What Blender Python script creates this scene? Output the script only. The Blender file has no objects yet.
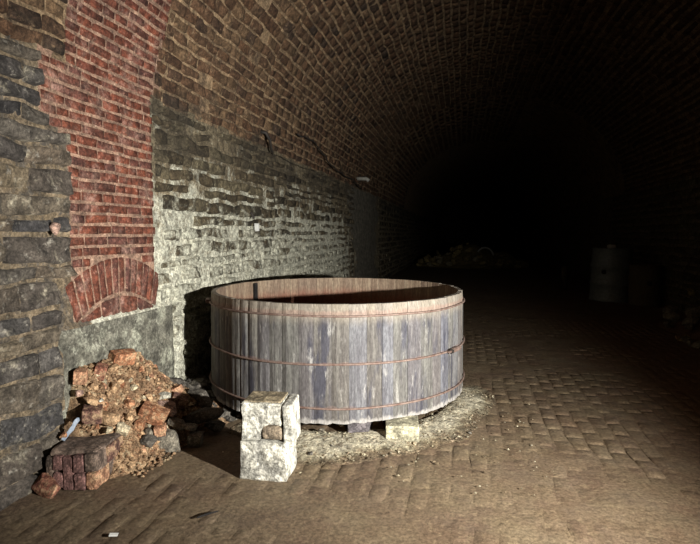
import bpy, bmesh, math, random
import numpy as np
from mathutils import Vector, Matrix
S = bpy.context.scene
COL = S.collection
rng = np.random.default_rng(7)
random.seed(7)

# ------------------------------------------------------------------ noise
def _hash(i, j, k):
    h = (i.astype(np.int64) * 374761393 + j.astype(np.int64) * 668265263 + k * 2147483647 + 1274126177) & 0xFFFFFFFF
    h = ((h ^ (h >> 13)) * 1274126177) & 0xFFFFFFFF
    h = (h ^ (h >> 16)) & 0xFFFFFFFF
    return h / 4294967295.0 * 2 - 1
def vn(x, y, seed=0):
    x = np.asarray(x, float); y = np.asarray(y, float)
    i = np.floor(x); j = np.floor(y); u = x - i; v = y - j
    u = u * u * (3 - 2 * u); v = v * v * (3 - 2 * v)
    i = i.astype(np.int64); j = j.astype(np.int64)
    a = _hash(i, j, seed); b = _hash(i + 1, j, seed); c = _hash(i, j + 1, seed); d = _hash(i + 1, j + 1, seed)
    return (a * (1 - u) + b * u) * (1 - v) + (c * (1 - u) + d * u) * v
def fbm(x, y, seed=0, o=3):
    r = 0; a = 1
    for k in range(o):
        r = r + a * vn(x * 2 ** k, y * 2 ** k, seed + k * 17); a *= .5
    return r / 1.75

# ------------------------------------------------------------------ materials
def new_mat(name):
    m = bpy.data.materials.new(name); m.use_nodes = True
    nt = m.node_tree; nt.nodes.clear()
    out = nt.nodes.new('ShaderNodeOutputMaterial'); b = nt.nodes.new('ShaderNodeBsdfPrincipled')
    nt.links.new(b.outputs[0], out.inputs[0])
    return m, nt, b
class G:
    """small node-graph helper"""
    def __init__(s, nt): s.nt = nt; s.l = nt.links.new; s.n = nt.nodes.new
    def pos(s):
        return s.n('ShaderNodeTexCoord').outputs['Object']
    def scaled(s, v, sc):
        m = s.n('ShaderNodeMapping'); m.inputs['Scale'].default_value = sc; s.l(v, m.inputs[0]); return m.outputs[0]
    def noise(s, v, scale, detail=4, rough=.6, dist=0.):
        n = s.n('ShaderNodeTexNoise'); n.inputs['Scale'].default_value = scale; n.inputs['Detail'].default_value = detail
        n.inputs['Roughness'].default_value = rough; n.inputs['Distortion'].default_value = dist
        s.l(v, n.inputs['Vector']); return n.outputs[0]
    def ramp(s, f, stops):
        r = s.n('ShaderNodeValToRGB'); e = r.color_ramp.elements
        while len(e) < len(stops): e.new(.5)
        for el, (p, c) in zip(e, stops):
            el.position = p; el.color = (*c, 1) if not isinstance(c, (int, float)) else (c, c, c, 1)
        s.l(f, r.inputs[0]); return r.outputs[0]
    def attr(s, name):
        a = s.n('ShaderNodeAttribute'); a.attribute_name = name; return a.outputs['Fac']
    def mix(s, f, a, b, mode='MIX'):
        m = s.n('ShaderNodeMix'); m.data_type = 'RGBA'; m.blend_type = mode
        for sock, val in ((m.inputs[0], f), (m.inputs[6], a), (m.inputs[7], b)):
            if isinstance(val, (int, float)): sock.default_value = val
            elif isinstance(val, tuple): sock.default_value = (*val, 1)
            else: s.l(val, sock)
        return m.outputs[2]
    def math(s, op, a, b=0., c=0.):
        m = s.n('ShaderNodeMath'); m.operation = op
        for k, v in enumerate((a, b, c)):
            if isinstance(v, (int, float)): m.inputs[k].default_value = v
            else: s.l(v, m.inputs[k])
        return m.outputs[0]
    def maprange(s, f, a, b, c=0., d=1.):
        m = s.n('ShaderNodeMapRange'); m.interpolation_type = 'SMOOTHSTEP'
        for k, v in enumerate((a, b, c, d)): m.inputs[k + 1].default_value = v
        s.l(f, m.inputs[0]); return m.outputs[0]
    def sep(s, v):
        x = s.n('ShaderNodeSeparateXYZ'); s.l(v, x.inputs[0]); return x.outputs
    def bump(s, h, strength, dist, bsdf, prev=None):
        b = s.n('ShaderNodeBump'); b.inputs['Strength'].default_value = strength; b.inputs['Distance'].default_value = dist
        s.l(h, b.inputs['Height'])
        if prev is not None: s.l(prev, b.inputs['Normal'])
        s.l(b.outputs[0], bsdf.inputs['Normal']); return b.outputs[0]

def stone_mat(name, cols, speck=None, lime=None, limelo=.5, limehi=.62, lscale=3.5, zband=None, rough=.85, soot=False, grit=(.5, 1.45, .62, 1.3), fine=45, bstr=.7, bdist=.012, spec=.3, yband=None):
    """stone, brick or mortar whose base colour varies per stone (attribute rnd), with specks and limescale stains"""
    m, nt, b = new_mat(name); g = G(nt); p = g.pos()
    n = len(cols)
    base = g.ramp(g.attr('rnd'), [(k / max(1, n - 1), c) for k, c in enumerate(cols)])
    n1 = g.noise(p, 9, 6, .65)
    base = g.mix(g.maprange(n1, .3, .7), g.mix(1., base, (.5, .5, .52), 'MULTIPLY'), base)
    if speck:
        base = g.mix(g.maprange(g.noise(p, fine * .6, 5, .7), .56, .72, 0, .8), base, speck)
    if lime:
        f = g.noise(p, lscale, 8, .72, .3)
        if zband:
            z = g.sep(p)[2]
            f = g.math('ADD', f, g.math('MULTIPLY', g.math('SUBTRACT', g.maprange(z, zband[0], zband[1], 1, 0), .5), zband[2]))
        if yband:
            y = g.sep(p)[1]
            f = g.math('ADD', f, g.maprange(y, yband[0], yband[1], 0, -yband[2]))  # lime thins down the tunnel, painting the light's falloff into the colour
        fm = g.maprange(f, limelo, limehi, 0, .9)
        fm = g.math('MULTIPLY', fm, g.maprange(g.noise(p, 30, 5, .7), .3, .6, .25, 1))
        base = g.mix(fm, base, lime)
    if soot:
        z = g.sep(p)[2]
        f = g.math('ADD', g.noise(g.scaled(p, (1, .6, 1.6)), 3., 7, .7), g.math('MULTIPLY', g.math('ABSOLUTE', g.math('SUBTRACT', z, 2.42)), -.42))
        base = g.mix(g.maprange(f, .38, .54, 0, .65), base, (.035, .028, .020))
    k1 = g.maprange(g.noise(p, fine * 1.3, 8, .8), .36, .64, grit[0], grit[1])
    k2 = g.maprange(g.noise(p, fine * .33, 6, .7), .36, .64, grit[2], grit[3])
    vm = nt.nodes.new('ShaderNodeVectorMath'); vm.operation = 'SCALE'
    nt.links.new(base, vm.inputs[0]); nt.links.new(g.math('MULTIPLY', k1, k2), vm.inputs['Scale'])
    nt.links.new(vm.outputs[0], b.inputs['Base Color'])
    b.inputs['Roughness'].default_value = rough; b.inputs['Specular IOR Level'].default_value = spec
    h0 = g.bump(g.noise(p, fine * .3, 4, .6), bstr, bdist * 2.2, b)
    h1 = g.bump(g.noise(p, fine, 6, .7), bstr, bdist, b, h0)
    g.bump(g.noise(p, fine * 4, 3, .6), bstr * .6, bdist * .3, b, h1)
    return m

M = {}
# left wall near: dark blue-grey rubble courses; tan mortar
M['slate'] = stone_mat('slate_rubble', [(.05, .048, .05), (.15, .115, .08), (.07, .066, .066), (.20, .155, .10), (.09, .084, .08), (.15, .125, .095)],
                       speck=(.34, .31, .26), lime=(.44, .39, .29), limelo=.55, limehi=.70, lscale=4.5, fine=34, bdist=.02)
M['tan_mortar'] = stone_mat('tan_mortar', [(.30, .22, .135), (.23, .175, .11), (.36, .27, .175)], speck=(.36, .31, .23), lime=(.085, .075, .065), limelo=.46, limehi=.58, lscale=7, fine=40, bdist=.02)
M['limed'] = stone_mat('limewashed_rubble', [(.06, .045, .026), (.12, .09, .052), (.042, .034, .023), (.16, .13, .078), (.08, .062, .038)],
                       speck=(.28, .25, .16), lime=(.62, .61, .49), limelo=.49, limehi=.68, lscale=5, zband=(.9, 2.5, .32), soot=True, yband=(9.5, 12.5, .3), fine=34, bdist=.022)
M['limed_mortar'] = stone_mat('limewash_mortar', [(.17, .13, .08), (.25, .205, .13)], speck=(.42, .38, .27), lime=(.66, .65, .53), limelo=.42, limehi=.57, lscale=4.2, zband=(.9, 2.9, .36), soot=True, yband=(9.5, 12.5, .3), fine=40, bdist=.022)
M['vault'] = stone_mat('vault_brick', [(.085, .045, .025), (.16, .088, .048), (.11, .064, .037), (.19, .118, .064), (.135, .069, .036), (.065, .043, .03)],
                       speck=(.24, .155, .09), lime=(.34, .24, .145), limelo=.56, limehi=.72, lscale=6, bdist=.022, fine=34, soot=True)
M['vault_mortar'] = stone_mat('vault_mortar', [(.40, .275, .16), (.31, .21, .12)], speck=(.42, .31, .19), lime=(.09, .06, .04), limelo=.49, limehi=.6, lscale=4, fine=40, bdist=.02, soot=True)
M['redbrick'] = stone_mat('red_brick', [(.145, .045, .026), (.20, .058, .032), (.11, .042, .030), (.24, .072, .038), (.17, .053, .033), (.135, .056, .043)],
                          speck=(.40, .22, .16), lime=(.31, .185, .145), limelo=.48, limehi=.66, lscale=5, rough=.75, bdist=.010, grit=(.5, 1.4, .5, 1.35))
M['pinkmortar'] = stone_mat('pink_mortar', [(.36, .225, .155), (.27, .165, .115)], speck=(.5, .36, .27), fine=60, bdist=.006)
M['render'] = stone_mat('grey_render', [(.15, .14, .11), (.22, .21, .165)], speck=(.42, .41, .34), lime=(.42, .42, .33), limelo=.47, limehi=.62, lscale=6, fine=34, bdist=.02)
M['band'] = stone_mat('falloff_render_band', [(.15, .135, .105), (.19, .17, .13)], speck=(.16, .145, .12), fine=30)  # render band; its flat grey also stands in for light falling off
M['right'] = stone_mat('right_rubble', [(.09, .075, .045), (.14, .12, .07), (.07, .06, .04)], speck=(.25, .22, .14), lime=(.25, .24, .15), limelo=.55, limehi=.7)

# floor
m, nt, b = new_mat('dirt_paving'); g = G(nt); p = g.pos(); x, y, z = g.sep(p)
c = g.ramp(g.attr('rnd'), [(0, (.10, .067, .043)), (.35, (.135, .094, .058)), (.7, (.112, .074, .048)), (1, (.155, .112, .072))])
c = g.mix(g.maprange(g.noise(p, 2.2, 5, .6), .38, .66), c, (.145, .108, .066))
redm = g.math('ADD', g.math('MULTIPLY', x, .33), g.math('MULTIPLY', g.math('SUBTRACT', g.noise(p, 1.3, 4), .5), 1.2))
c = g.mix(g.maprange(redm, .25, .95, 0, .75), c, (.15, .078, .050))
c = g.mix(g.maprange(g.noise(p, 26, 6, .7), .5, .7, 0, .55), c, (.23, .175, .105))
c = g.mix(g.maprange(g.noise(p, 6, 6, .7), .5, .68, 0, .5), c, (.085, .060, .042))
vm = nt.nodes.new('ShaderNodeVectorMath'); vm.operation = 'SCALE'; nt.links.new(c, vm.inputs[0])
nt.links.new(g.maprange(g.noise(p, 48, 8, .78), .35, .65, .6, 1.4), vm.inputs['Scale']); nt.links.new(vm.outputs[0], b.inputs['Base Color']); b.inputs['Specular IOR Level'].default_value = .35
nt.links.new(g.maprange(g.noise(p, 3.5, 5, .6), .35, .65, .55, .8), b.inputs['Roughness'])
h = g.bump(g.noise(p, 22, 6, .65), .6, .012, b); g.bump(g.noise(p, 140, 3, .6), .5, .003, b, h)
M['floor'] = m

M['gravel'] = stone_mat('pale_grit', [(.15, .108, .064), (.20, .155, .095), (.42, .37, .25), (.54, .49, .36)], speck=(.6, .45, .32), lime=(.17, .125, .08), limelo=.52, limehi=.66, lscale=6, fine=70)
M['dust'] = stone_mat('brick_dust', [(.36, .20, .105), (.42, .27, .15), (.30, .165, .09)], speck=(.5, .38, .24), lime=(.47, .40, .26), limelo=.5, limehi=.65, lscale=9, fine=60)
def rockm(name, c, speck=None, **k):
    c2 = tuple(v * .8 for v in c); M[name] = stone_mat(name, [c2, c, tuple(min(1, v * 1.15) for v in c)], speck=speck or tuple(min(1, v * 1.5 + .03) for v in c), fine=k.pop('fine', 70), bdist=k.pop('bdist', .005), **k)
DU = dict(lime=(.36, .245, .145), limelo=.42, limehi=.62, lscale=14)
rockm('orange_brick', (.36, .15, .072), **DU); rockm('red_fragment', (.27, .10, .065), **DU); rockm('maroon_brick', (.15, .07, .055), **DU)
rockm('tan_rubble', (.42, .26, .14), **DU); rockm('pale_rubble', (.50, .42, .28)); rockm('grey_stone', (.19, .165, .125))
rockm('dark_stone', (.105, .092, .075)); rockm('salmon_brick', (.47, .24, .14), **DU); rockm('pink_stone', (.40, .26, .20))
rockm('white_rubble', (.55, .52, .42)); rockm('far_rubble', (.25, .19, .08)); rockm('far_pale', (.24, .20, .12))
rockm('whitestone', (.60, .575, .49), speck=(.27, .25, .20), fine=38, bdist=.012, lime=(.34, .30, .22), limelo=.58, limehi=.72, lscale=9)
rockm('buff_top', (.34, .275, .175), fine=40, bdist=.008)
rockm('brown_core', (.30, .235, .165), speck=(.2, .14, .09)); rockm('cement_support', (.46, .43, .30), fine=40)
rockm('sooty_mortar', (.165, .118, .09), fine=40, bdist=.010); rockm('purple_brick', (.20, .105, .09))

# weathered staves (outside / inside)
def wood_mat(name, inside=False):
    m, nt, b = new_mat(name); g = G(nt); p = g.pos(); x, y, z = g.sep(p); r = g.attr('rnd')
    st = g.scaled(p, (14, 14, 1.1))
    grain = g.noise(st, 3.0, 6, .65, .2)
    streak = g.noise(g.scaled(p, (4.2, 4.2, .55)), 1.6, 5, .62, .3)
    if not inside:
        c = g.ramp(r, [(0, (.10, .096, .086)), (.2, (.17, .165, .15)), (.4, (.13, .118, .10)), (.55, (.145, .145, .155)), (.7, (.175, .15, .115)), (.85, (.115, .118, .14)), (1, (.20, .195, .18))])
        c = g.mix(g.maprange(grain, .42, .64), g.mix(1., c, (.62, .60, .62), 'MULTIPLY'), c)
        c = g.mix(g.maprange(streak, .50, .62, 0, .85), c, (.040, .040, .056))            # dark vertical weather stains
        c = g.mix(g.maprange(g.noise(g.scaled(p, (9, 9, 2.5)), 2.1, 6, .7), .55, .72, 0, .65), c, (.36, .345, .32))  # pale bloom
        top = g.maprange(g.math('ADD', z, g.math('MULTIPLY', g.noise(g.scaled(p, (9, 9, 2)), 2, 3), .08)), .74, .86)
        c = g.mix(g.math('MULTIPLY', top, .55), c, (.29, .245, .185))                  # drier wood at the rim
        for hz, w, a in ((.805, .022, .42), (.44, .010, .3), (.115, .012, .2)):                    # rust bled from the hoops
            d = g.math('ABSOLUTE', g.math('SUBTRACT', z, hz))
            d = g.math('ADD', d, g.math('MULTIPLY', g.math('SUBTRACT', g.noise(g.scaled(p, (4, 4, 3)), 2.5, 4), .5), .05))
            c = g.mix(g.maprange(d, w * .3, w * 1.4, a, 0), c, (.24, .135, .105))
        lowf = g.math('ADD', z, g.math('MULTIPLY', g.math('SUBTRACT', g.noise(g.scaled(p, (1, 1, .4)), 22, 4, .7), .5), .11))
        c = g.mix(g.maprange(lowf, .014, .040, .75, 0), c, (.34, .32, .30))                 # white mould crust on stave feet
    else:
        c = g.ramp(r, [(0, (.26, .195, .135)), (.5, (.32, .245, .17)), (1, (.22, .16, .115))])
        c = g.mix(g.maprange(grain, .42, .64), g.mix(1., c, (.65, .6, .6), 'MULTIPLY'), c)
        zz = g.math('ADD', z, g.math('MULTIPLY', g.noise(g.scaled(p, (6, 6, 1)), 2, 3), .12))
        c = g.mix(g.maprange(zz, .68, .86, .8, 0), c, (.20, .065, .038))                    # wine-red stain fading out towards the rim
        c = g.mix(g.maprange(streak, .58, .74, 0, .6), c, (.12, .07, .05))
    vm = nt.nodes.new('ShaderNodeVectorMath'); vm.operation = 'SCALE'; nt.links.new(c, vm.inputs[0])
    nt.links.new(g.maprange(g.noise(g.scaled(p, (40, 40, 12)), 2.2, 7, .75), .35, .65, .72, 1.28), vm.inputs['Scale'])
    nt.links.new(vm.outputs[0], b.inputs['Base Color']); b.inputs['Roughness'].default_value = .75; b.inputs['Specular IOR Level'].default_value = .3
    h = g.bump(grain, .5, .006, b); g.bump(g.noise(p, 90, 4, .7), .35, .003, b, h)
    return m
M['wood_out'] = wood_mat('weathered_staves'); M['wood_in'] = wood_mat('stained_inner_staves', True)
rockm('dark_plank', (.13, .115, .12)); rockm('twig_and_gap_black', (.018, .015, .014))  # the black serves the twig and the painted stave gap
def metal(name, c1, c2, rough=.7, met=.3):
    m, nt, b = new_mat(name); g = G(nt); p = g.pos()
    n = g.noise(p, 18, 6, .7)
    nt.links.new(g.ramp(n, [(.35, c1), (.65, c2)]), b.inputs['Base Color'])
    b.inputs['Roughness'].default_value = rough; b.inputs['Metallic'].default_value = met
    g.bump(g.noise(p, 70, 4, .7), .5, .003, b); return m
M['rust'] = metal('rusty_iron', (.12, .066, .05), (.25, .185, .155))
M['iron'] = metal('black_iron', (.02, .017, .015), (.05, .04, .033))
M['drum'] = metal('galvanised_steel', (.15, .175, .185), (.25, .28, .29), .55, .25)
M['drumbrown'] = metal('rusted_drum', (.075, .055, .035), (.12, .09, .055), .8, .1)
M['foil'] = metal('blue_white_film', (.16, .20, .26), (.36, .41, .48), .4, 0)
M['paper'] = metal('white_scrap', (.6, .6, .57), (.75, .74, .7), .8, 0)
M['pipewhite'] = metal('pale_pipe', (.26, .25, .22), (.36, .35, .31), .7, 0)

# ------------------------------------------------------------------ object helpers
def link(o, parent=None):
    COL.objects.link(o)
    if parent: o.parent = parent
    return o
def mesh_obj(name, V, Fc, mats, parent=None, rnd=None, mi=None, smooth=False, loc=None):
    me = bpy.data.meshes.new(name); me.from_pydata([tuple(v) for v in V], [], [tuple(f) for f in Fc])
    for mm in (mats if isinstance(mats, (list, tuple)) else [mats]): me.materials.append(M[mm])
    a = me.attributes.new('rnd', 'FLOAT', 'POINT')
    if rnd is None: rnd = np.full(len(V), random.random())
    a.data.foreach_set('value', np.asarray(rnd, np.float32))
    if mi is not None: me.polygons.foreach_set('material_index', np.asarray(mi, np.int32))
    if smooth: me.polygons.foreach_set('use_smooth', np.ones(len(me.polygons), bool))
    me.update()
    o = bpy.data.objects.new(name, me)
    if loc is not None: o.location = loc
    return link(o, parent)
def bm_obj(name, bm, mat, parent=None, smooth=False, loc=None, rnd=None):
    bm.normal_update(); bmesh.ops.recalc_face_normals(bm, faces=bm.faces)
    me = bpy.data.meshes.new(name); bm.to_mesh(me); bm.free(); me.materials.append(M[mat])
    a = me.attributes.new('rnd', 'FLOAT', 'POINT'); a.data.foreach_set('value', np.full(len(me.vertices), random.random() if rnd is None else rnd, np.float32))
    if smooth: me.polygons.foreach_set('use_smooth', np.ones(len(me.polygons), bool))
    o = bpy.data.objects.new(name, me)
    if loc is not None: o.location = loc
    return link(o, parent)
def empty(name, loc, rz=0.):
    o = bpy.data.objects.new(name, None); o.location = loc; o.rotation_euler = (0, 0, rz); o.empty_display_size = .1
    return link(o)
def tag(o, label, cat, group=None, kind=None):
    o['label'] = label
    if cat: o['category'] = cat
    if group: o['group'] = group
    if kind: o['kind'] = kind
    return o
def struct(o, label=None):
    o['kind'] = 'structure'
    if label: o['label'] = label
    return o
def tube(pts, r, n=8, closed=False):
    """swept tube along points -> V, F"""
    pts = [Vector(p) for p in pts]; V = []; Fc = []; N = len(pts); up = Vector((0, 0, 1))
    for i, p in enumerate(pts):
        t = (pts[(i + 1) % N] - pts[i - 1]) if closed else (pts[min(i + 1, N - 1)] - pts[max(i - 1, 0)])
        t.normalize(); a = t.cross(up)
        if a.length < 1e-3: a = t.cross(Vector((1, 0, 0)))
        a.normalize(); b2 = a.cross(t)
        rr = r[i] if isinstance(r, (list, tuple)) else r
        for k in range(n):
            q = 2 * math.pi * k / n; V.append(p + a * math.cos(q) * rr + b2 * math.sin(q) * rr)
    for i in range(N if closed else N - 1):
        for k in range(n):
            Fc.append((i * n + k, i * n + (k + 1) % n, ((i + 1) % N) * n + (k + 1) % n, ((i + 1) % N) * n + k))
    if not closed:
        Fc.append(tuple(range(n))[::-1]); Fc.append(tuple((N - 1) * n + k for k in range(n)))
    return V, Fc

# ------------------------------------------------------------------ masonry
class Masonry:
    """collects stones laid on a surface P(s,t,d) into one mesh; slot list keeps the materials"""
    def __init__(self, P, slots): self.P = P; self.V = []; self.F = []; self.R = []; self.MI = []; self.n = 0; self.slots = slots
    def grid(self, s, t, d, rnd, mi, keep=None):
        """s,t,d arrays (nv,nu)"""
        nv, nu = s.shape
        self.V.append(self.P(s, t, d).reshape(-1, 3)); self.R.append(np.broadcast_to(rnd, s.shape).reshape(-1))
        i = np.arange(nv * nu).reshape(nv, nu)
        f = np.stack([i[:-1, :-1], i[:-1, 1:], i[1:, 1:], i[1:, :-1]], -1)
        f = f[keep] if keep is not None else f.reshape(-1, 4)
        self.F.append(f + self.n); self.MI.append(np.full(len(f), mi) if np.isscalar(mi) else mi); self.n += nv * nu
    def stone(self, c, relief, mi, nu=7, nv=5, rough=.012, ch=.014, seed=0, warp=.012, wf=5., tilt=.3, skirt=-.02):
        """c: four (s,t) corners, counter-clockwise"""
        c = np.asarray(c, float)
        L = max(np.hypot(*(c[1] - c[0])), .01); Ht = max(np.hypot(*(c[3] - c[0])), .01)
        def ax(n, l):
            e = min(.25, ch / l); m = np.linspace(e, 1 - e, n - 2); return np.concatenate([[0], m, [1]])
        u, v = np.meshgrid(ax(nu, L), ax(nv, Ht))
        q = ((1 - u) * (1 - v))[..., None] * c[0] + (u * (1 - v))[..., None] * c[1] + (u * v)[..., None] * c[2] + ((1 - u) * v)[..., None] * c[3]
        s, t = q[..., 0], q[..., 1]
        ds = warp * fbm(s * wf, t * wf, 3, 2); dt = warp * fbm(s * wf * .8 + 9, t * wf, 5, 2)
        r1, r2, r3 = random.random(), random.uniform(-1, 1), random.uniform(-1, 1)
        d = relief * (.7 + .6 * r1) + relief * tilt * (r2 * (u - .5) + r3 * (v - .5)) * 2 + rough * fbm(s * 11, t * 13, 11 + seed, 3)
        edge = (np.abs(u - .5) > .499) | (np.abs(v - .5) > .499)
        d = np.where(edge, skirt, d)
        self.grid(s + ds, t + dt, d, random.random(), mi)
    def rows(self, s0, s1, t0, t1, hr, lr, relief, mi, joint=.012, bounds=None, res=(7, 5), gap=0., vj=1., stretch=None, **k):
        t = t0
        while t < t1 - .02:
            h = random.uniform(*hr)
            if t + h > t1 - hr[0] * .5: h = t1 - t
            ivs = [(s0, s1)]
            if bounds: ivs = bounds(t + h / 2)
            for a, b in ivs:
                s = a
                first = True
                while s < b - .01:
                    l = random.uniform(*lr)
                    if stretch: l *= stretch(s)
                    if first: l *= random.uniform(.4, 1); first = False
                    if s + l > b - lr[0] * .6: l = b - s
                    j = joint * vj * random.uniform(.6, 1.4); jt = joint * random.uniform(.6, 1.3)
                    if random.random() > gap:
                        e = [random.uniform(0, joint * .8) for _ in range(4)]
                        self.stone([(s + j / 2, t + jt / 2 + e[0]), (s + l - j / 2, t + jt / 2 + e[1]), (s + l - j / 2, t + h - jt / 2 - e[2]), (s + j / 2, t + h - jt / 2 - e[3])], relief, mi, *res, **k)
                    s += l
            t += h
    def sheet(self, s, t, dfun, mfun):
        s, t = np.meshgrid(s, t); d = dfun(s, t)
        sc = (s[:-1, :-1] + s[1:, 1:]) / 2; tc = (t[:-1, :-1] + t[1:, 1:]) / 2
        self.grid(s, t, d, .5 + .5 * fbm(s * 4, t * 4, 77), mfun(sc, tc).reshape(-1).astype(int))
    def build(self, name, smooth=True):
        return mesh_obj(name, np.concatenate(self.V), np.concatenate(self.F), self.slots, rnd=np.concatenate(self.R), mi=np.concatenate(self.MI), smooth=smooth)

XL, XR, ZS = -2.45, 4.2, 2.57
RISE, FK = 2.75, 3.05
XC, AR = (XL + XR) / 2, (XR - XL) / 2
PL, PR = 2.85, 3.77                                   # sides of the red brick panel
YB0, YB1, YEND = 11.6, 15.2, 60.

# ---- left wall
def Pleft(s, t, d): return np.stack([XL + d, s, t], -1)
W = Masonry(Pleft, ['slate', 'tan_mortar', 'limed', 'limed_mortar', 'render', 'band', 'redbrick', 'pinkmortar'])
def archb(s):                                         # under side of the panel's flat brick arch
    q = (s - (PL + PR) / 2) / ((PR - PL) / 2); return .90 + .17 * (1 - q * q)
def inpanel(s, t): return (s > PL - .2 * np.clip((t - 2.1) / .12, 0, 1)) & (s < PR) & (t > .93)
def leftd(s, t):
    d = .012 * fbm(s * 5, t * 6, 21) + .006 * vn(s * 40, t * 40, 4)
    pl = (s > 2.72 + .05 * vn(t * 6, s * 0, 2)) & (s < 3.98) & (t < .90)
    d = np.where(pl, .030 + .012 * fbm(s * 7, t * 7, 8) + .004 * vn(s * 40, t * 40, 9), d)
    d = np.where(inpanel(s, t), -.001 + .004 * vn(s * 30, t * 30, 2), d)
    pass
    return d
def leftm(s, t):
    m = np.where(s < 3.0, 1, 3)
    m = np.where((s > 2.72) & (s < 3.98) & (t < .90), 4, m)
    m = np.where(inpanel(s, t), 7, m)
    return np.where((s > YB0 + .5 * vn(t * 3, s * 0, 3) + .25 * vn(t * 11, s * 2, 4)) & (s < YB1 + .6 * vn(t * 3, s * 0, 8)), 5, m)
sg = np.concatenate([np.linspace(-3, 1.4, 30), np.arange(1.45, 5.0, .035), np.arange(5.0, 9, .07), np.arange(9, 16, .2), np.linspace(16, YEND, 30)])
W.sheet(sg, np.arange(-.05, ZS + .06, .035), leftd, leftm)
# near rubble courses (t below/above panel foot handled by bounds)
bulge = lambda t: .20 * max(0., min(1., (t - 2.1) / .12))
rag = lambda t: .05 * float(vn(t * 9.3, .5, 31))
def near_b(t):
    e = 2.70 if t < .88 else (PL - .06 - .10 * max(0, (1.25 - t) / .3) + rag(t) if t < 1.25 else PL - .01 + rag(t) - bulge(t))
    return [(.9, e)]
W.rows(0, 0, 0, ZS, (.09, .19), (.16, .60), .034, 0, joint=.010, bounds=near_b, res=(13, 8), rough=.034, warp=.034, ch=.012)
def far_b(t):
    return [(4.0 if t < .88 else PR + .02 + .06 * float(vn(t * 11, 2.5, 9)), 6.5)]
W.rows(0, 0, 0, ZS, (.085, .165), (.12, .34), .028, 2, joint=.015, bounds=far_b, res=(8, 6), rough=.032, gap=.14, warp=.034)
W.rows(6.5, YB0, 0, ZS, (.085, .165), (.14, .36), .028, 2, joint=.030, res=(6, 5), rough=.030, gap=.12, warp=.036)
W.rows(YB1, YEND, 0, ZS, (.14, .2), (.35, .7), .03, 2, joint=.03, res=(4, 4), rough=.02)
# red brick panel on the wall
def pan_b(t):
    a, b = PL + rag(t) * .4 - bulge(t), PR + .03 * float(vn(t * 40, 1.5, 4))
    if t > 1.34: return [(a, b)]
    # courses above the arch's back
    top = lambda s: archb(s) + .275
    xs = np.linspace(a, b, 40); ok = [x for x in xs if top(x) < t - .02]
    L = [x for x in ok if x < (a + b) / 2]; Rr = [x for x in ok if x > (a + b) / 2]
    out = []
    if L and max(L) - a > .06: out.append((a, max(L)))
    if Rr and b - min(Rr) > .06: out.append((min(Rr), b))
    return out
W.rows(0, 0, 1.13, ZS, (.070, .076), (.10, .235), .006, 6, joint=.0075, vj=.45, bounds=pan_b, res=(6, 5), rough=.006, ch=.006, warp=.010, tilt=.4)
nv_ = 14
for k in range(nv_):                                   # voussoirs of the flat arch
    def e(q, top):
        s = PL + .01 + (PR - PL - .02) * q; sp = (q - .5) * (.16 if top else 0)
        return (s + sp, (archb(s) + (.265 - .02 * abs(q - .5) if top else 0)))
    q0, q1 = (k + .07) / nv_, (k + .93) / nv_
    W.stone([e(q0, 0), e(q1, 0), e(q1, 1), e(q0, 1)], .008, 6, 5, 7, rough=.006, ch=.007, warp=.006, tilt=.2)
for k in range(4):                                     # thin brick slivers under the arch
    a, b = PL + .06 + k * .205, PL + .06 + k * .205 + .19
    W.stone([(a, .90), (b, .90), (b, archb(b) - .015), (a, archb(a) - .015)], .010, 6, 6, 4, rough=.006, ch=.006, warp=.004, tilt=.1)
struct(W.build('wall_left'), 'left wall of coursed rubble stone with a red brick infill panel')

# ---- vault
def Pv(s, t, d):
    f = t / FK; return np.stack([XC - (AR - d) * np.cos(f), s, ZS + (RISE - d) * np.sin(f)], -1)
Vt = Masonry(Pv, ['vault', 'vault_mortar', 'redbrick', 'pinkmortar', 'band', 'limed'])
TT = math.pi * FK
vpl = lambda t: PL + .02 + .03 * float(vn(t * 7, 3.3, 8))
vpr = lambda t: PR + .05 + .08 * t + .06 * float(vn(t * 12, 6.3, 8))
TP = 2.9
Vt.sheet(np.concatenate([np.linspace(-3, 1.2, 20), np.arange(1.25, 6, .06), np.arange(6, 12, .12), np.linspace(12, YEND, 60)]), np.linspace(0, TT, 140),
         lambda s, t: .007 * fbm(s * 4, t * 5, 61) + .004 * vn(s * 25, t * 25, 5),
         lambda s, t: np.where((s > PL) & (s < PR + .1) & (t < TP), 3, 1)) #((s > PL) & (s < PR + .1) & (t < TP), 3, 1)))
def vb(t):
    return [(1.0, vpl(t)), (vpr(t), 6.0)] if t < TP else [(1.0, 6.0)]
kw = dict(rough=.024, ch=.010, warp=.030, tilt=.5)
Vt.rows(0, 0, .02, 5.6, (.105, .155), (.14, .25), .018, 0, joint=.009, bounds=vb, res=(7, 6), gap=.03, **kw)
Vt.rows(0, 0, 0, TP, (.072, .08), (.11, .23), .010, 2, joint=.009, vj=.6, bounds=lambda t: [(vpl(t), vpr(t))], res=(6, 5), rough=.010, ch=.008, warp=.012, tilt=.5, gap=.03)
Vt.rows(6.0, 15., .02, 5.6, (.105, .15), (.16, .30), .018, 0, joint=.012, res=(5, 4), **kw)
Vt.rows(2.5, 15., 5.6, TT, (.12, .16), (.3, .5), .020, 0, joint=.026, res=(4, 4), **kw)
Vt.rows(15., 22, 0, 5.6, (.14, .2), (.4, .6), .022, 0, joint=.03, res=(4, 4), **kw)
struct(Vt.build('ceiling'), 'barrel vault of brown brick over the tunnel')

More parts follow.
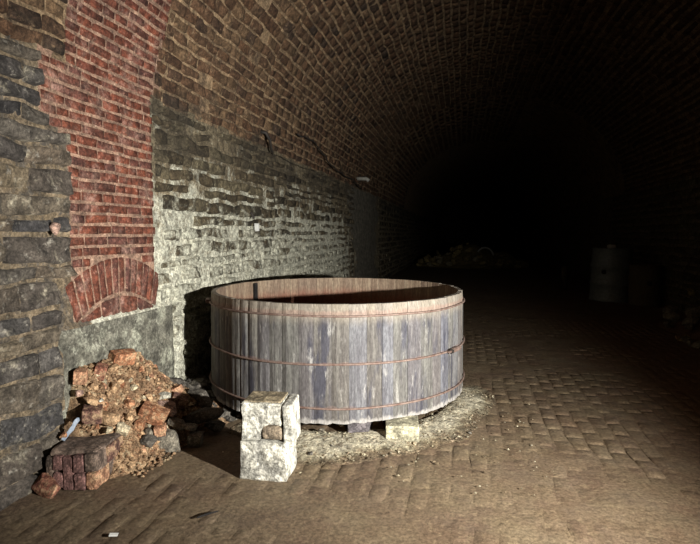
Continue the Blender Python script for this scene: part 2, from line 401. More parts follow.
# ---- right wall and end wall
def Pright(s, t, d): return np.stack([XR - d, s, t], -1)
Rw = Masonry(Pright, ['right', 'tan_mortar'])
Rw.sheet(np.linspace(-3, YEND, 120), np.linspace(-.05, ZS + .05, 30), lambda s, t: .012 * fbm(s * 4, t * 5, 5), lambda s, t: s * 0 + 1)
Rw.rows(3.5, 16, 0, ZS, (.13, .2), (.25, .55), .035, 0, joint=.03, res=(6, 5), rough=.03, warp=.02)
struct(Rw.build('wall_right'), 'right wall of rubble stone in the dark')
bm = bmesh.new(); bmesh.ops.create_cube(bm, size=1, matrix=Matrix.Translation((XC, YEND + .1, 2.7)) @ Matrix.Diagonal((7.2, .2, 5.8, 1)))
struct(bm_obj('wall_back', bm, 'right'), 'far end wall of the tunnel in darkness')

# ---- floor : brick paving under trodden dirt
def fl(x, y): return .010 * fbm(x * 1.7, y * 1.7, 91) + .006 * fbm(x * 7, y * 7, 92)
def Pf(s, t, d): return np.stack([t, s, d], -1)
Fm = Masonry(Pf, ['floor'])
ys = np.concatenate([np.linspace(-3, 1.4, 20), np.arange(1.45, 7, .045), np.arange(7, 13, .15), np.linspace(13, YEND, 40)])
Fm.sheet(ys, np.arange(XL - .1, XR + .15, .05), fl, lambda s, t: s * 0)
random.seed(11)
for r, t in enumerate(np.arange(XL + .05, XR, .118)):
    s = 1.3 + (.11 if r % 2 else 0)
    while s < 9.5:
        l = .235 * random.uniform(.95, 1.05)
        hgt = .002 + .0045 * float(vn(s * 1.3, t * 1.3, 55)) + random.uniform(-.0015, .0015)
        if s > 5 or (-3 < t < 3): Fm.stone([(s + .005, t + .005), (s + l - .005, t + .005), (s + l - .005, t + .113), (s + .005, t + .113)], max(hgt, -.004), 0, 7, 5, rough=.007, ch=.014, warp=.018, tilt=.15, skirt=-.004)
        s += l
struct(Fm.build('floor'), 'floor of brick paving trodden over with brown dirt')

# ------------------------------------------------------------------ rocks
def hull_rock(dims, n=16, seed=1, box=.5, flat=True, bevel=.06, cut=0):
    """angular lump, convex hull; box->1 gives brick-like corners"""
    rr = random.Random(seed); bm = bmesh.new(); w, d, h = dims
    pts = []
    if box >= .7:
        cut_i = set(rr.sample(range(8), cut))
        for k in range(8):
            sx, sy, sz = (k & 1) * 2 - 1, (k >> 1 & 1) * 2 - 1, (k >> 2) * 2 - 1
            j = lambda: 1 - rr.uniform(0, 1 - box) * .5
            if k in cut_i:
                f = rr.uniform(.35, .7)
                pts += [(sx * f, sy * j(), sz * j()), (sx * j(), sy * f, sz * j()), (sx * j(), sy * j(), sz * f)]
            else: pts.append((sx * j(), sy * j(), sz * j()))
    else:
        for k in range(n):
            v = Vector((rr.gauss(0, 1), rr.gauss(0, 1), rr.gauss(0, 1))).normalized()
            mx = max(abs(v.x), abs(v.y), abs(v.z)); v = v * ((1 - box) + box / mx) * rr.uniform(.85, 1.0)
            pts.append((v.x, v.y, v.z))
    for q in pts: bm.verts.new((q[0] * w / 2, q[1] * d / 2, q[2] * h / 2))
    bmesh.ops.convex_hull(bm, input=bm.verts)
    bmesh.ops.delete(bm, geom=[v for v in bm.verts if not v.link_faces], context='VERTS')
    bmesh.ops.dissolve_limit(bm, angle_limit=.12, verts=bm.verts, edges=bm.edges)
    if bevel: bmesh.ops.bevel(bm, geom=list(bm.edges), offset=min(dims) * bevel, segments=2, profile=.6, affect='EDGES')
    return bm
def roughen(bm, amt, freq=18, seed=0, cuts=3):
    bmesh.ops.triangulate(bm, faces=[f for f in bm.faces if len(f.verts) > 4])
    bmesh.ops.subdivide_edges(bm, edges=[e for e in bm.edges if e.calc_length() > .03], cuts=cuts, use_grid_fill=True)
    bm.normal_update()
    co = np.array([v.co for v in bm.verts]); nn = fbm(co[:, 0] * freq + co[:, 2] * freq * .7, co[:, 1] * freq - co[:, 2] * freq * .8, seed)
    for v, a in zip(bm.verts, nn): v.co += v.normal * float(a) * amt
def rock(name, loc, dims, mat, rot=(0, 0, 0), seed=1, box=.4, cut=0, bevel=.06, rough=0.):
    bm = hull_rock(dims, seed=seed, box=box, cut=cut, bevel=bevel)
    if rough: roughen(bm, rough, seed=seed)
    o = bm_obj(name, bm, mat); o.location = loc; o.rotation_euler = rot
    return o

# ---- rubble heap: fine brick dust as a mound
YT = [2.66, 2.74, 2.80, 3.40, 3.60, 3.85, 4.3, 5.0, 5.7]; TOPZ = [0, .40, .62, .60, .44, .24, .14, .08, 0]
WID = [.40, .42, .46, .50, .60, .72, .78, .7, .5]
def mound(x, y):
    top = np.interp(y, YT, TOPZ); w = np.interp(y, YT, WID); q = np.clip((np.asarray(x) - XL - .07) / (w - .04), 0, 1)
    return top * (1 - q) ** 1.25
gx, gy = np.meshgrid(np.linspace(XL + .005, XL + .85, 60), np.linspace(2.6, 5.75, 190))
gz = mound(gx, gy); gz = np.where(gz > .004, gz + .022 * fbm(gx * 14, gy * 14, 33) + .010 * vn(gx * 40, gy * 40, 3), -.03)

def grid_mesh(gx, gy, gz):
    nv, nu = gx.shape; i = np.arange(nv * nu).reshape(nv, nu)
    f = np.stack([i[:-1, :-1], i[:-1, 1:], i[1:, 1:], i[1:, :-1]], -1).reshape(-1, 4)
    return np.stack([gx, gy, gz], -1).reshape(-1, 3).tolist(), f.tolist()
chips = random.Random(5)
def add_chip(V, Fc, R, x, y, z, r):
    """one angular crumb: squashed, jittered six-sided lump"""
    n0 = len(V); a = chips.uniform(0, 6.3); c = chips.random()
    for k in range(5):
        q = a + k * 1.257; V.append((x + math.cos(q) * r * chips.uniform(.7, 1.25), y + math.sin(q) * r * chips.uniform(.7, 1.25), z + r * chips.uniform(-.2, .2)))
    V.append((x + chips.uniform(-.3, .3) * r, y + chips.uniform(-.3, .3) * r, z + r * chips.uniform(.5, .9)))
    V.append((x, y, z - r * .6)); R.extend([c] * 7)
    for k in range(5):
        Fc.append((n0 + k, n0 + (k + 1) % 5, n0 + 5)); Fc.append((n0 + (k + 1) % 5, n0 + k, n0 + 6))
# fines of the heap
V, Fc = grid_mesh(gx, gy, gz); R = list(.5 + .5 * fbm(gx * 9, gy * 9, 5).reshape(-1)); nq = len(Fc)
for k in range(2600):
    y = chips.uniform(2.72, 3.9); x = XL + .02 + chips.random() ** .8 * .56; z = float(mound(x, y))
    if z < .01 and chips.random() < .8: continue
    add_chip(V, Fc, R, x, y, z + .012, chips.choice([.007, .009, .012, .016, .022]))
nd = len(Fc)
for k in range(500):
    y = chips.uniform(3.7, 5.5); x = XL + chips.random() * .7; z = float(mound(x, y))
    add_chip(V, Fc, R, x, y, z + .012, chips.choice([.012, .02, .03, .04]))
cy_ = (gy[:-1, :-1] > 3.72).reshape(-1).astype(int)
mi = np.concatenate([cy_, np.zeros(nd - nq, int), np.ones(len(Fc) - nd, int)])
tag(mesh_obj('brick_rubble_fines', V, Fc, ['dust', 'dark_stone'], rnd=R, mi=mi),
    'heap of crumbled orange brick dust and crumbs against the left wall', 'rubble', kind='stuff')

# ---- single stones and fragments of the heap: (name, label, loc, dims, mat, rot, box, cut)
HG = 'stones and brick fragments of the heap by the left wall'
D = math.radians
RK = [
 ('stone', 'large grey flat-faced angular stone at the front foot of the rubble heap', (-1.97, 3.11, .075), (.25, .10, .19), 'grey_stone', (-.35, .25, .45), .35, 0),
 ('stone', 'small squarish tan-grey stone just right of the large grey flat-faced stone', (-1.83, 3.25, .042), (.095, .09, .095), 'grey_stone', (.1, .1, .3), .8, 1),
 ('brick_fragment', 'bright orange brick fragment tilted across the right of the rubble heap', (-2.13, 3.19, .225), (.19, .12, .09), 'orange_brick', (.2, .42, .35), .85, 2),
 ('brick_fragment', 'small upright orange chunk below left of the bright orange brick fragment', (-2.15, 3.06, .19), (.055, .06, .075), 'orange_brick', (.1, .2, .2), .7, 1),
 ('brick_fragment', 'salmon squared brick end standing under the bright orange fragment', (-2.06, 3.16, .115), (.075, .07, .095), 'salmon_brick', (.1, -.1, .4), .85, 1),
 ('stone', 'brownish stone wedged left of the salmon squared brick end', (-2.11, 3.10, .13), (.07, .07, .075), 'grey_stone', (.2, .2, .6), .5, 0),
 ('stone', 'dark grey pointed stone in front of the pale stone at the heap foot', (-2.06, 3.02, .105), (.12, .09, .11), 'dark_stone', (.3, .3, .2), .3, 0),
 ('stone', 'long grey flat stone with pinkish face above the bright orange fragment', (-2.13, 3.36, .22), (.21, .13, .075), 'pink_stone', (.3, .35, -.2), .4, 0),
 ('stone', 'whitish flat chunk at the top right of the heap beside the vat shadow', (-2.20, 3.43, .275), (.13, .09, .045), 'white_rubble', (.2, .1, .3), .4, 0),
 ('brick_fragment', 'purplish brick fragment at the edge of the vat shadow', (-2.13, 3.52, .215), (.12, .09, .08), 'maroon_brick', (.2, .45, .5), .8, 2),
 ('brick_fragment', 'small pink brick fragment resting above the purplish one', (-2.20, 3.60, .265), (.10, .07, .06), 'salmon_brick', (.1, -.4, .4), .8, 1),
 ('stone', 'grey-brown slab below the long flat pinkish stone', (-2.03, 3.31, .115), (.15, .11, .07), 'grey_stone', (.2, .35, .2), .4, 0),
 ('stone', 'small grey-brown flat stone on top of the large grey flat-faced stone', (-1.94, 3.32, .105), (.13, .10, .05), 'grey_stone', (.1, .2, .1), .5, 0),
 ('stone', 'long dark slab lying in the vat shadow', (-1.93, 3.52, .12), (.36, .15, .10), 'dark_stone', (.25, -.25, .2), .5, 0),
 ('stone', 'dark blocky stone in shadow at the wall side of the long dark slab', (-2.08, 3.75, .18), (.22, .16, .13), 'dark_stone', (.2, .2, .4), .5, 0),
 ('stone', 'small dark stone on the floor at the left foot of the vat', (-1.84, 3.76, .05), (.07, .08, .075), 'dark_stone', (0, .2, .4), .7, 0),
 ('brick_fragment', 'maroon brick fragment at the left side of the heap above the fallen brickwork', (-2.30, 2.80, .345), (.115, .09, .10), 'maroon_brick', (.2, .1, .6), .8, 1),
 ('brick_fragment', 'tan-orange rounded chunk right of the maroon brick fragment', (-2.22, 2.85, .315), (.16, .11, .09), 'tan_rubble', (.2, .2, .2), .35, 0),
 ('stone', 'pale yellowish knobbly stone behind the right end of the fallen brickwork', (-2.16, 2.90, .225), (.10, .09, .10), 'pale_rubble', (.2, .3, .3), .4, 0),
 ('stone', 'small pale stone left of the knobbly yellowish one', (-2.20, 2.81, .25), (.06, .055, .05), 'pale_rubble', (.1, .2, .2), .4, 0),
 ('brick_fragment', 'small orange fragment by the wall beneath the pale blue scrap', (-2.42, 2.69, .245), (.05, .05, .05), 'orange_brick', (.1, .2, .2), .6, 0),
 ('brick_fragment', 'red-brown brick fragment on the floor in front of the fallen brickwork', (-2.32, 2.43, .045), (.20, .12, .10), 'red_fragment', (.15, .2, -.3), .6, 2),
 ('brick_fragment', 'tan-orange wedge lying on top of the maroon brick fragment', (-2.32, 2.82, .43), (.11, .09, .05), 'tan_rubble', (.2, .3, .2), .5, 0),
 ('brick_fragment', 'red-orange brick slab at the very top of the heap under the wall stones', (-2.40, 3.24, .60), (.18, .09, .10), 'orange_brick', (.35, .1, 1.2), .7, 2),
 ('brick_fragment', 'salmon brick end at the upper left corner of the heap', (-2.40, 2.83, .575), (.075, .075, .09), 'salmon_brick', (.1, .1, .5), .85, 1),
 ('brick_fragment', 'reddish brick piece in the upper middle of the heap', (-2.39, 3.00, .56), (.075, .08, .10), 'red_fragment', (.2, .3, .5), .7, 1),
 ('pebble', 'pale oval pebble above the tan-orange rounded chunk', (-2.30, 2.88, .405), (.038, .038, .056), 'white_rubble', (.2, .1, .2), .1, 0),
 ('stone', 'pinkish stone at the left edge of the heap', (-2.39, 2.80, .475), (.055, .055, .05), 'pink_stone', (.2, .1, .2), .3, 0),
 ('stone', 'grey-brown flat stone below the red-orange slab at the heap top', (-2.39, 3.12, .555), (.11, .09, .065), 'grey_stone', (.4, .1, 1.2), .4, 0),
 ('brick_fragment', 'tan brick piece in the centre of the heap', (-2.32, 3.04, .445), (.085, .08, .075), 'tan_rubble', (.3, .2, .5), .5, 1),
 ('stone', 'grey-brown flake in the left middle of the heap', (-2.35, 2.88, .495), (.07, .06, .05), 'grey_stone', (.4, .2, .8), .4, 0),
 ('stone', 'tan stone between the whitish flat chunk and the heap middle', (-2.22, 3.27, .31), (.07, .06, .06), 'tan_rubble', (.3, .2, .5), .4, 0),
 ('brick_fragment', 'orange-tan lump in the lower middle of the heap', (-2.24, 3.08, .325), (.08, .07, .07), 'orange_brick', (.3, .2, .5), .5, 1),
 ('brick_fragment', 'tan lump below the orange-tan one', (-2.19, 3.00, .265), (.07, .07, .055), 'tan_rubble', (.3, .2, .5), .5, 1),
 ('stone', 'yellowish stone high on the right slope of the heap', (-2.29, 3.21, .395), (.06, .06, .05), 'pale_rubble', (.3, .2, .5), .4, 0),
 ('stone', 'dark stone lying over the end of the long dark slab', (-1.94, 3.63, .10), (.16, .12, .09), 'dark_stone', (.2, .3, -.3), .5, 0),
 ('stone', 'small brown stone left of the large grey flat-faced stone', (-2.02, 3.06, .065), (.065, .06, .075), 'tan_rubble', (.3, .2, .5), .5, 0),
 ('brick_fragment', 'tan chip at the right end of the fallen brickwork', (-2.04, 2.93, .085), (.075, .07, .065), 'salmon_brick', (.3, .2, .5), .6, 1),
 ('stone', 'flat dark stone at the outer edge of the vat shadow', (-1.81, 3.50, .045), (.19, .12, .08), 'dark_stone', (.1, .15, .3), .5, 0),
 ('stone', 'upright dark stone behind the long dark slab', (-2.00, 3.68, .15), (.13, .10, .11), 'dark_stone', (.2, .5, .3), .5, 0),
]
for k, (nm, lab, loc, dims, mat, rot, box, cut) in enumerate(RK):
    if mat == 'grey_stone' and loc[2] > .3: mat = 'tan_rubble'
    if loc[1] < 3.7 and loc[2] > .1: loc = (loc[0] + .05, loc[1] - .055, loc[2] + .025)
    tag(rock(nm, loc, dims, mat, rot, seed=40 + k, box=box, cut=cut, bevel=.045, rough=min(dims) * .05), lab, 'stone' if nm != 'brick_fragment' else 'brick', HG)
# small fragments that nothing tells apart
rr = random.Random(21)
protos = [rock('rubble_chip', (0, 0, -5), (.05, .042, .034), mt, seed=90 + k, box=.45) for k, mt in enumerate(['tan_rubble', 'orange_brick', 'pale_rubble', 'tan_rubble', 'salmon_brick', 'tan_rubble'])]
usedp = set(); n = 0
while n < 150:
    y = rr.uniform(2.76, 3.62); x = XL + .03 + rr.random() * .5; z = float(mound(x, y))
    if z < .03: continue
    if -2.5 < x < -2.02 and y < 2.95 and z < .22: continue
    p = protos[n % 6]
    o = p if n < 6 else p.copy()
    if n >= 6: COL.objects.link(o)
    s = rr.uniform(.45, 1.35); o.scale = (s, s * rr.uniform(.8, 1.2), s * rr.uniform(.8, 1.3)); o.location = (x, y, z + .012); o.rotation_euler = [rr.uniform(0, 6) for _ in range(3)]
    tag(o, 'small tan or orange brick chip among the crumbs of the wall heap', 'brick', 'small chips of the heap by the left wall'); n += 1
# dark stones in the vat's shadow along the wall
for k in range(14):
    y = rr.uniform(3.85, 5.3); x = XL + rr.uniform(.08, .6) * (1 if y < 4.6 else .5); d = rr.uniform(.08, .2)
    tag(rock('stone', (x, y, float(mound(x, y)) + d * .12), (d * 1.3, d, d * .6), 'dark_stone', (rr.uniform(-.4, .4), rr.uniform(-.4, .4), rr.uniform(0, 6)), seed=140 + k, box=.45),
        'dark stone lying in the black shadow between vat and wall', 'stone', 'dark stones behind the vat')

# ---- fallen lump of brickwork
t = empty('brickwork_lump', (-2.24, 2.69, 0), D(9))
tag(t, 'fallen lump of mortared purple-brown bricks with sooty top by the left wall', 'brickwork')
bm = hull_rock((.29, .35, .235), seed=3, box=.93, bevel=.10); roughen(bm, .012, 14, 3, 4)
bm_obj('mortar_core', bm, 'sooty_mortar', t, loc=(0, .005, .118))
def lump_brick(c, dims, mat, seed, rot=(0, 0, 0)):
    bm = hull_rock(dims, seed=seed, box=.93, cut=1 if seed % 3 == 0 else 0, bevel=.13); roughen(bm, .005, 25, seed, 3)
    o = bm_obj('brick', bm, mat, t, loc=c); o.rotation_euler = rot; return o
for k, (c, dims, mat) in enumerate([
    ((-.133, -.155, .105), (.040, .07, .185), 'sooty_mortar'), ((-.080, -.160, .165), (.058, .07, .085), 'purple_brick'), ((-.080, -.158, .062), (.058, .07, .090), 'purple_brick'),
    ((-.016, -.162, .105), (.062, .07, .20), 'purple_brick'), ((.050, -.165, .165), (.060, .08, .105), 'purple_brick'), ((.052, -.163, .055), (.062, .08, .095), 'purple_brick'),
    ((.118, -.145, .170), (.066, .11, .105), 'sooty_mortar'), ((.122, -.120, .060), (.062, .15, .100), 'salmon_brick'),
    ((.128, .03, .165), (.060, .19, .10), 'maroon_brick'), ((.115, .05, .060), (.060, .15, .09), 'sooty_mortar'), ((.120, .145, .13), (.06, .06, .10), 'sooty_mortar')]):
    lump_brick(c, dims, mat, 60 + k)

# ---- pale blue scrap of film leaning on the wall
V, Fc = [], []
for i in range(9):
    f = i / 8; c = Vector((-2.365 + .065 * f, 2.63 + .055 * f, .245 + .115 * f)); w = .013 + .0015 * math.sin(i * 2.1)
    for k in range(8):
        q = k / 8 * 2 * math.pi; r2 = w * (1 + .25 * math.sin(3 * q + i))
        V.append(c + Vector((math.cos(q) * r2 * .6, math.cos(q) * r2 * .6 - .4 * math.sin(q) * r2, math.sin(q) * r2 * .8)))
for i in range(8):
    for k in range(8): Fc.append((i * 8 + k, i * 8 + (k + 1) % 8, i * 8 + 8 + (k + 1) % 8, i * 8 + 8 + k))
Fc += [tuple(range(8))[::-1], tuple(range(64, 72))]
tag(mesh_obj('plastic_scrap', V, Fc, 'foil'), 'crumpled pale blue strip of plastic leaning on the wall above the fallen brickwork', 'scrap')

# ------------------------------------------------------------------ the vat
VC = Vector((-1.135, 4.685, .12)); RV, HV, TH = 1.15, .875, .05
vat = empty('wooden_vat', VC, 0)
tag(vat, 'large round weathered wooden vat of grey staves with three rusty hoops', 'vat')
NS = 66
V, Fc, R, MI = [], [], [], []
sr = random.Random(3)
wid = [sr.uniform(.75, 1.25) for _ in range(NS)]; tot = sum(wid); a = 0
zl = [0, .012, .05, .12, .25, .4, .55, .7, .82, .86, 1.0]
for k in range(NS):
    da = wid[k] / tot * 2 * math.pi; g0 = a + .0009; g1 = a + da - .0009; a += da
    dr = sr.uniform(-.0025, .0025); dz = sr.uniform(-.002, .002); c = sr.random(); n0 = len(V); na = 5; nz = 12; fl_ = sr.uniform(-.012, .008)
    prof = []                                                     # out: up the outside, over the rim, down the inside
    for i in range(nz): prof.append((1, i / (nz - 1)))
    for i in range(nz): prof.append((0, 1 - i / (nz - 1)))
    for (o, zf) in prof:
        for j in range(na):
            q = g0 + (g1 - g0) * j / (na - 1); edge = .004 if j in (0, na - 1) else 0
            z = zf * HV + dz * (zf > .5)
            if zf == 0: z += fl_ * .5 + .006 * float(vn(q * 40, 1, 5))
            bulge = .010 * (1 - zf)                                # slight taper to the top
            rr_ = (RV + bulge + dr - edge + .003 * float(vn(q * 60, z * 3, 7))) if o else RV - TH + bulge + dr * .5 + edge * .5
            if zf > .99: rr_ += -.006 if o else .006
            V.append((rr_ * math.cos(q), rr_ * math.sin(q), z)); R.append(c)
    P_ = len(prof)
    for i in range(P_):
        i2 = (i + 1) % P_
        for j in range(na - 1):
            Fc.append((n0 + i * na + j, n0 + i * na + j + 1, n0 + i2 * na + j + 1, n0 + i2 * na + j)); MI.append(0 if i < nz else 1)
    for j in (0, na - 1):                                          # sides of the stave
        for i in range(nz - 1):
            A, B = n0 + i * na + j, n0 + (i + 1) * na + j; C2, D2 = n0 + (P_ - 2 - i) * na + j, n0 + (P_ - 1 - i) * na + j
            Fc.append((A, B, C2, D2) if j else (A, D2, C2, B)); MI.append(0)
st_ = mesh_obj('stave_wall', V, Fc, ['wood_out', 'wood_in'], vat, rnd=R, mi=MI)
# bottom boards
bm = bmesh.new(); xs = np.linspace(-1.09, 1.09, 13)
for i in range(12):
    x0, x1 = xs[i] + .002, xs[i + 1] - .002; pts = []
    h0, h1 = math.sqrt(max(1.095 ** 2 - x0 * x0, .001)), math.sqrt(max(1.095 ** 2 - x1 * x1, .001))
    for zz in (.055, .095): pts.append([bm.verts.new(c) for c in ((x0, -h0, zz), (x1, -h1, zz), (x1, h1, zz), (x0, h0, zz))])
    bm.faces.new(pts[0][::-1]); bm.faces.new(pts[1])
    for k in range(4): bm.faces.new((pts[0][k], pts[0][(k + 1) % 4], pts[1][(k + 1) % 4], pts[1][k]))
bm_obj('bottom_boards', bm, 'wood_in', vat)
# hoops
def hoop(z, r, ang=None, tilt=0., wob=.004):
    pts = []
    for k in range(160):
        q = 2 * math.pi * k / 160
        pts.append(((RV + .012 + .010 * (1 - z / HV)) * math.cos(q), (RV + .012 + .010 * (1 - z / HV)) * math.sin(q), z + tilt * math.cos(q + 1) + wob * float(vn(q * 3, z * 9, 5))))
    V, Fc = tube(pts, r, 8, True); h = mesh_obj('hoop', V, Fc, 'rust', vat, smooth=True)
    if ang is not None:                                            # clamp: block, threaded end and nut
        q = ang; c = Vector(((RV + .030) * math.cos(q), (RV + .030) * math.sin(q), z + tilt * math.cos(q + 1) + .002)); tv = Vector((-math.sin(q), math.cos(q), 0))
        bm = bmesh.new()
        rm = Matrix.Translation(c) @ Matrix.Rotation(q, 4, 'Z')
        bmesh.ops.create_cube(bm, size=1, matrix=rm @ Matrix.Diagonal((.036, .15, .034, 1))); bmesh.ops.bevel(bm, geom=list(bm.edges), offset=.006, segments=2, affect='EDGES')
        bm_obj('hoop_lug', bm, 'rust', h)
        V, Fc = tube([c - tv * .13 + Vector((math.cos(q), math.sin(q), 0)) * .004, c + tv * .09 + Vector((math.cos(q), math.sin(q), 0)) * .010], .009, 8); mesh_obj('threaded_end', V, Fc, 'rust', h)
        bm = bmesh.new(); bmesh.ops.create_cone(bm, cap_ends=True, segments=6, radius1=.021, radius2=.021, depth=.022, matrix=Matrix.Translation(c - tv * .085 + Vector((math.cos(q), math.sin(q), 0)) * .006) @ Matrix.Rotation(q, 4, 'Z') @ Matrix.Rotation(math.pi / 2, 4, 'X'))
        bm_obj('nut', bm, 'iron', h)
    return h
hoop(.79, .008, D(206)); hoop(.437, .008, D(-22)); hoop(.115, .008)
# black strip standing in for an unlit gap between the far staves
bm = bmesh.new(); q = D(157)
bmesh.ops.create_cube(bm, size=1, matrix=Matrix.Translation(((RV - TH - .012) * math.cos(q), (RV - TH - .012) * math.sin(q), .48)) @ Matrix.Rotation(q, 4, 'Z') @ Matrix.Diagonal((.03, .045, .76, 1)))
bmesh.ops.bevel(bm, geom=list(bm.edges), offset=.004, segments=2, affect='EDGES')
tag(bm_obj('gap_strip', bm, 'twig_and_gap_black', vat), 'black strip standing in for an unlit gap between the far staves', None)

# ---- what the vat stands on
bm = hull_rock((.24, .24, .135), seed=8, box=.95, bevel=.06); roughen(bm, .006, 18, 5, 4)
o = bm_obj('support_block', bm, 'cement_support', loc=(-.41, 3.70, .062)); o.rotation_euler = (0, 0, D(8))
tag(o, 'pale cement block propping up the front right of the wooden vat', 'block')
bm = hull_rock((.16, .30, .13), seed=9, box=.96, bevel=.05); roughen(bm, .003, 18, 6, 3)
o = bm_obj('timber_support', bm, 'dark_plank', loc=(-.735, 3.775, .06)); o.rotation_euler = (0, 0, D(4))
tag(o, 'dark grey timber end under the vat left of the cement block', 'timber')

# ---- two white stone blocks stacked in front of the vat
bm = hull_rock((.30, .235, .245), seed=14, box=.95, bevel=.05); roughen(bm, .011, 22, 9, 6)
o = bm_obj('stone_block', bm, 'whitestone', loc=(-1.165, 2.972, .12)); o.rotation_euler = (0, 0, D(3))
tag(o, 'lower of two rough whitish stone blocks stacked in front of the vat', 'block', 'white stone blocks before the vat')
t = empty('stone_block', (-1.165, 2.985, .243), D(6))
tag(t, 'upper whitish stone block with notched face and end slab, stacked before the vat', 'block', 'white stone blocks before the vat')
prof = [(-.150, 0), (-.03, 0), (-.028, .055), (-.012, .085), (.02, .098), (.105, .098), (.108, .228), (-.145, .232)]
bm = bmesh.new(); f0 = [bm.verts.new((x, -.115, z)) for x, z in prof]; f1 = [bm.verts.new((x, .12, z)) for x, z in prof]
bm.faces.new(f0); bm.faces.new(f1[::-1])
for k in range(8): bm.faces.new((f0[k], f1[k], f1[(k + 1) % 8], f0[(k + 1) % 8]))
bmesh.ops.recalc_face_normals(bm, faces=bm.faces)
bmesh.ops.bevel(bm, geom=list(bm.edges), offset=.008, segments=2, affect='EDGES'); bmesh.ops.triangulate(bm, faces=bm.faces)
for _ in range(3):
    bmesh.ops.subdivide_edges(bm, edges=[e for e in bm.edges if e.calc_length() > .035], cuts=1)
    bmesh.ops.triangulate(bm, faces=[f for f in bm.faces if len(f.verts) > 3])
bm.normal_update(); co = np.array([v.co for v in bm.verts]); nn = fbm(co[:, 0] * 24 + co[:, 1] * 15, co[:, 2] * 24 - co[:, 1] * 17, 4)
for v, q in zip(bm.verts, nn): v.co += v.normal * float(q) * .009
bm_obj('body', bm, 'whitestone', t)
bm = hull_rock((.058, .235, .265), seed=16, box=.93, bevel=.14); roughen(bm, .005, 18, 9, 5)
o = bm_obj('end_slab', bm, 'whitestone', t, loc=(.143, -.004, .098)); o.rotation_euler = (0, D(-2), 0)
bm = hull_rock((.135, .20, .092), seed=17, box=.8, bevel=.2); roughen(bm, .006, 20, 2, 4)
tag(bm_obj('plug', bm, 'brown_core', t, loc=(.045, -.018, .047)), 'brown stone plug in the notch', None)
bm = hull_rock((.235, .20, .012), seed=19, box=.9, bevel=.2); roughen(bm, .003, 20, 2, 4)
tag(bm_obj('cap', bm, 'buff_top', t, loc=(-.02, .01, .234)), 'buff weathered top skin', None)

# ---- grit spilled on the floor round the vat
def gritz(x, y):
    dx, dy = np.asarray(x) - VC.x, np.asarray(y) - VC.y
    r = np.hypot(dx, dy); an = np.degrees(np.arctan2(dy, dx))
    rad = 1.42 + .22 * fbm(np.cos(np.radians(an)) * 2.2, np.sin(np.radians(an)) * 2.2, 12)
    rad = rad + .16 * np.exp(-((an + 75) / 28) ** 2) + .12 * np.exp(-((an + 40) / 22) ** 2)
    k = np.clip((rad - r) / .42, 0, 1); k = k * k * (3 - 2 * k)
    m = np.clip((an + 122) / 22, 0, 1) * np.clip((24 - an) / 26, 0, 1)
    inside = np.clip((r - 1.02) / .14, 0, 1)
    return .034 * k * m * inside
gx, gy = np.meshgrid(np.linspace(-2.0, .62, 130), np.linspace(2.85, 5.3, 120))
base = gritz(gx, gy); gz = np.where(base > .0015, base + .010 * fbm(gx * 12, gy * 12, 44) * np.clip(base / .02, 0, 1) + .004 * vn(gx * 45, gy * 45, 6) + .014 * np.clip(base / .012, 0, 1), -.03)
V, Fc = grid_mesh(gx, gy, gz); R = list(np.clip(base / .017 * .95 + .45 * fbm(gx * 6, gy * 6, 5) + .2 * vn(gx * 30, gy * 30, 9), 0, 1).reshape(-1))
for k in range(3800):
    x, y = chips.uniform(-1.6, .6), chips.uniform(2.95, 4.9); z = float(gritz(x, y))
    if z < .002 and chips.random() < .93: continue
    add_chip(V, Fc, R, x, y, z + .014, chips.choice([.004, .005, .006, .008, .011]))
tag(mesh_obj('grit', V, Fc, 'gravel', rnd=R), 'pale crumbly grit strewn over the floor in front of the vat', 'grit', kind='stuff')
for k, (x, y, d, mt, lab) in enumerate([(-.90, 3.80, .06, 'white_rubble', 'small white stone at the vat edge left of the dark timber support'),
    (-.97, 3.22, .035, 'dark_stone', 'small dark pebble in the grit right of the white stone blocks'), (-.86, 3.36, .028, 'dark_stone', 'tiny dark pebble in the grit midway to the timber support'),
    (-1.00, 3.62, .05, 'grey_stone', 'grey stone just under the vat behind the white stone blocks'), (-.62, 3.30, .03, 'pale_rubble', 'pale pebble in the grit before the dark timber support'),
    (-.30, 3.55, .035, 'pale_rubble', 'pale pebble in front of the cement support block'), (.08, 3.85, .03, 'dark_stone', 'small dark pebble at the right edge of the grit')]):
    tag(rock('pebble', (x, y, float(gritz(x, y)) + d * .35 + .008), (d * 1.2, d, d * .8), mt, (.1, .1, k), seed=200 + k, box=.2), lab, 'pebble')
tag(rock('paper_scrap', (-1.66, 2.14, .018), (.045, .022, .006), 'paper', (.1, .1, .4), seed=230, box=.7), 'tiny white scrap lying on the floor at the lower left', 'scrap')
V, Fc = tube([(-1.33, 2.36, .022), (-1.29, 2.40, .026), (-1.25, 2.44, .024)], [.004, .006, .003], 6)
tag(mesh_obj('twig', V, Fc, 'twig_and_gap_black'), 'short dark twig on the floor in front of the white stone blocks', 'twig')

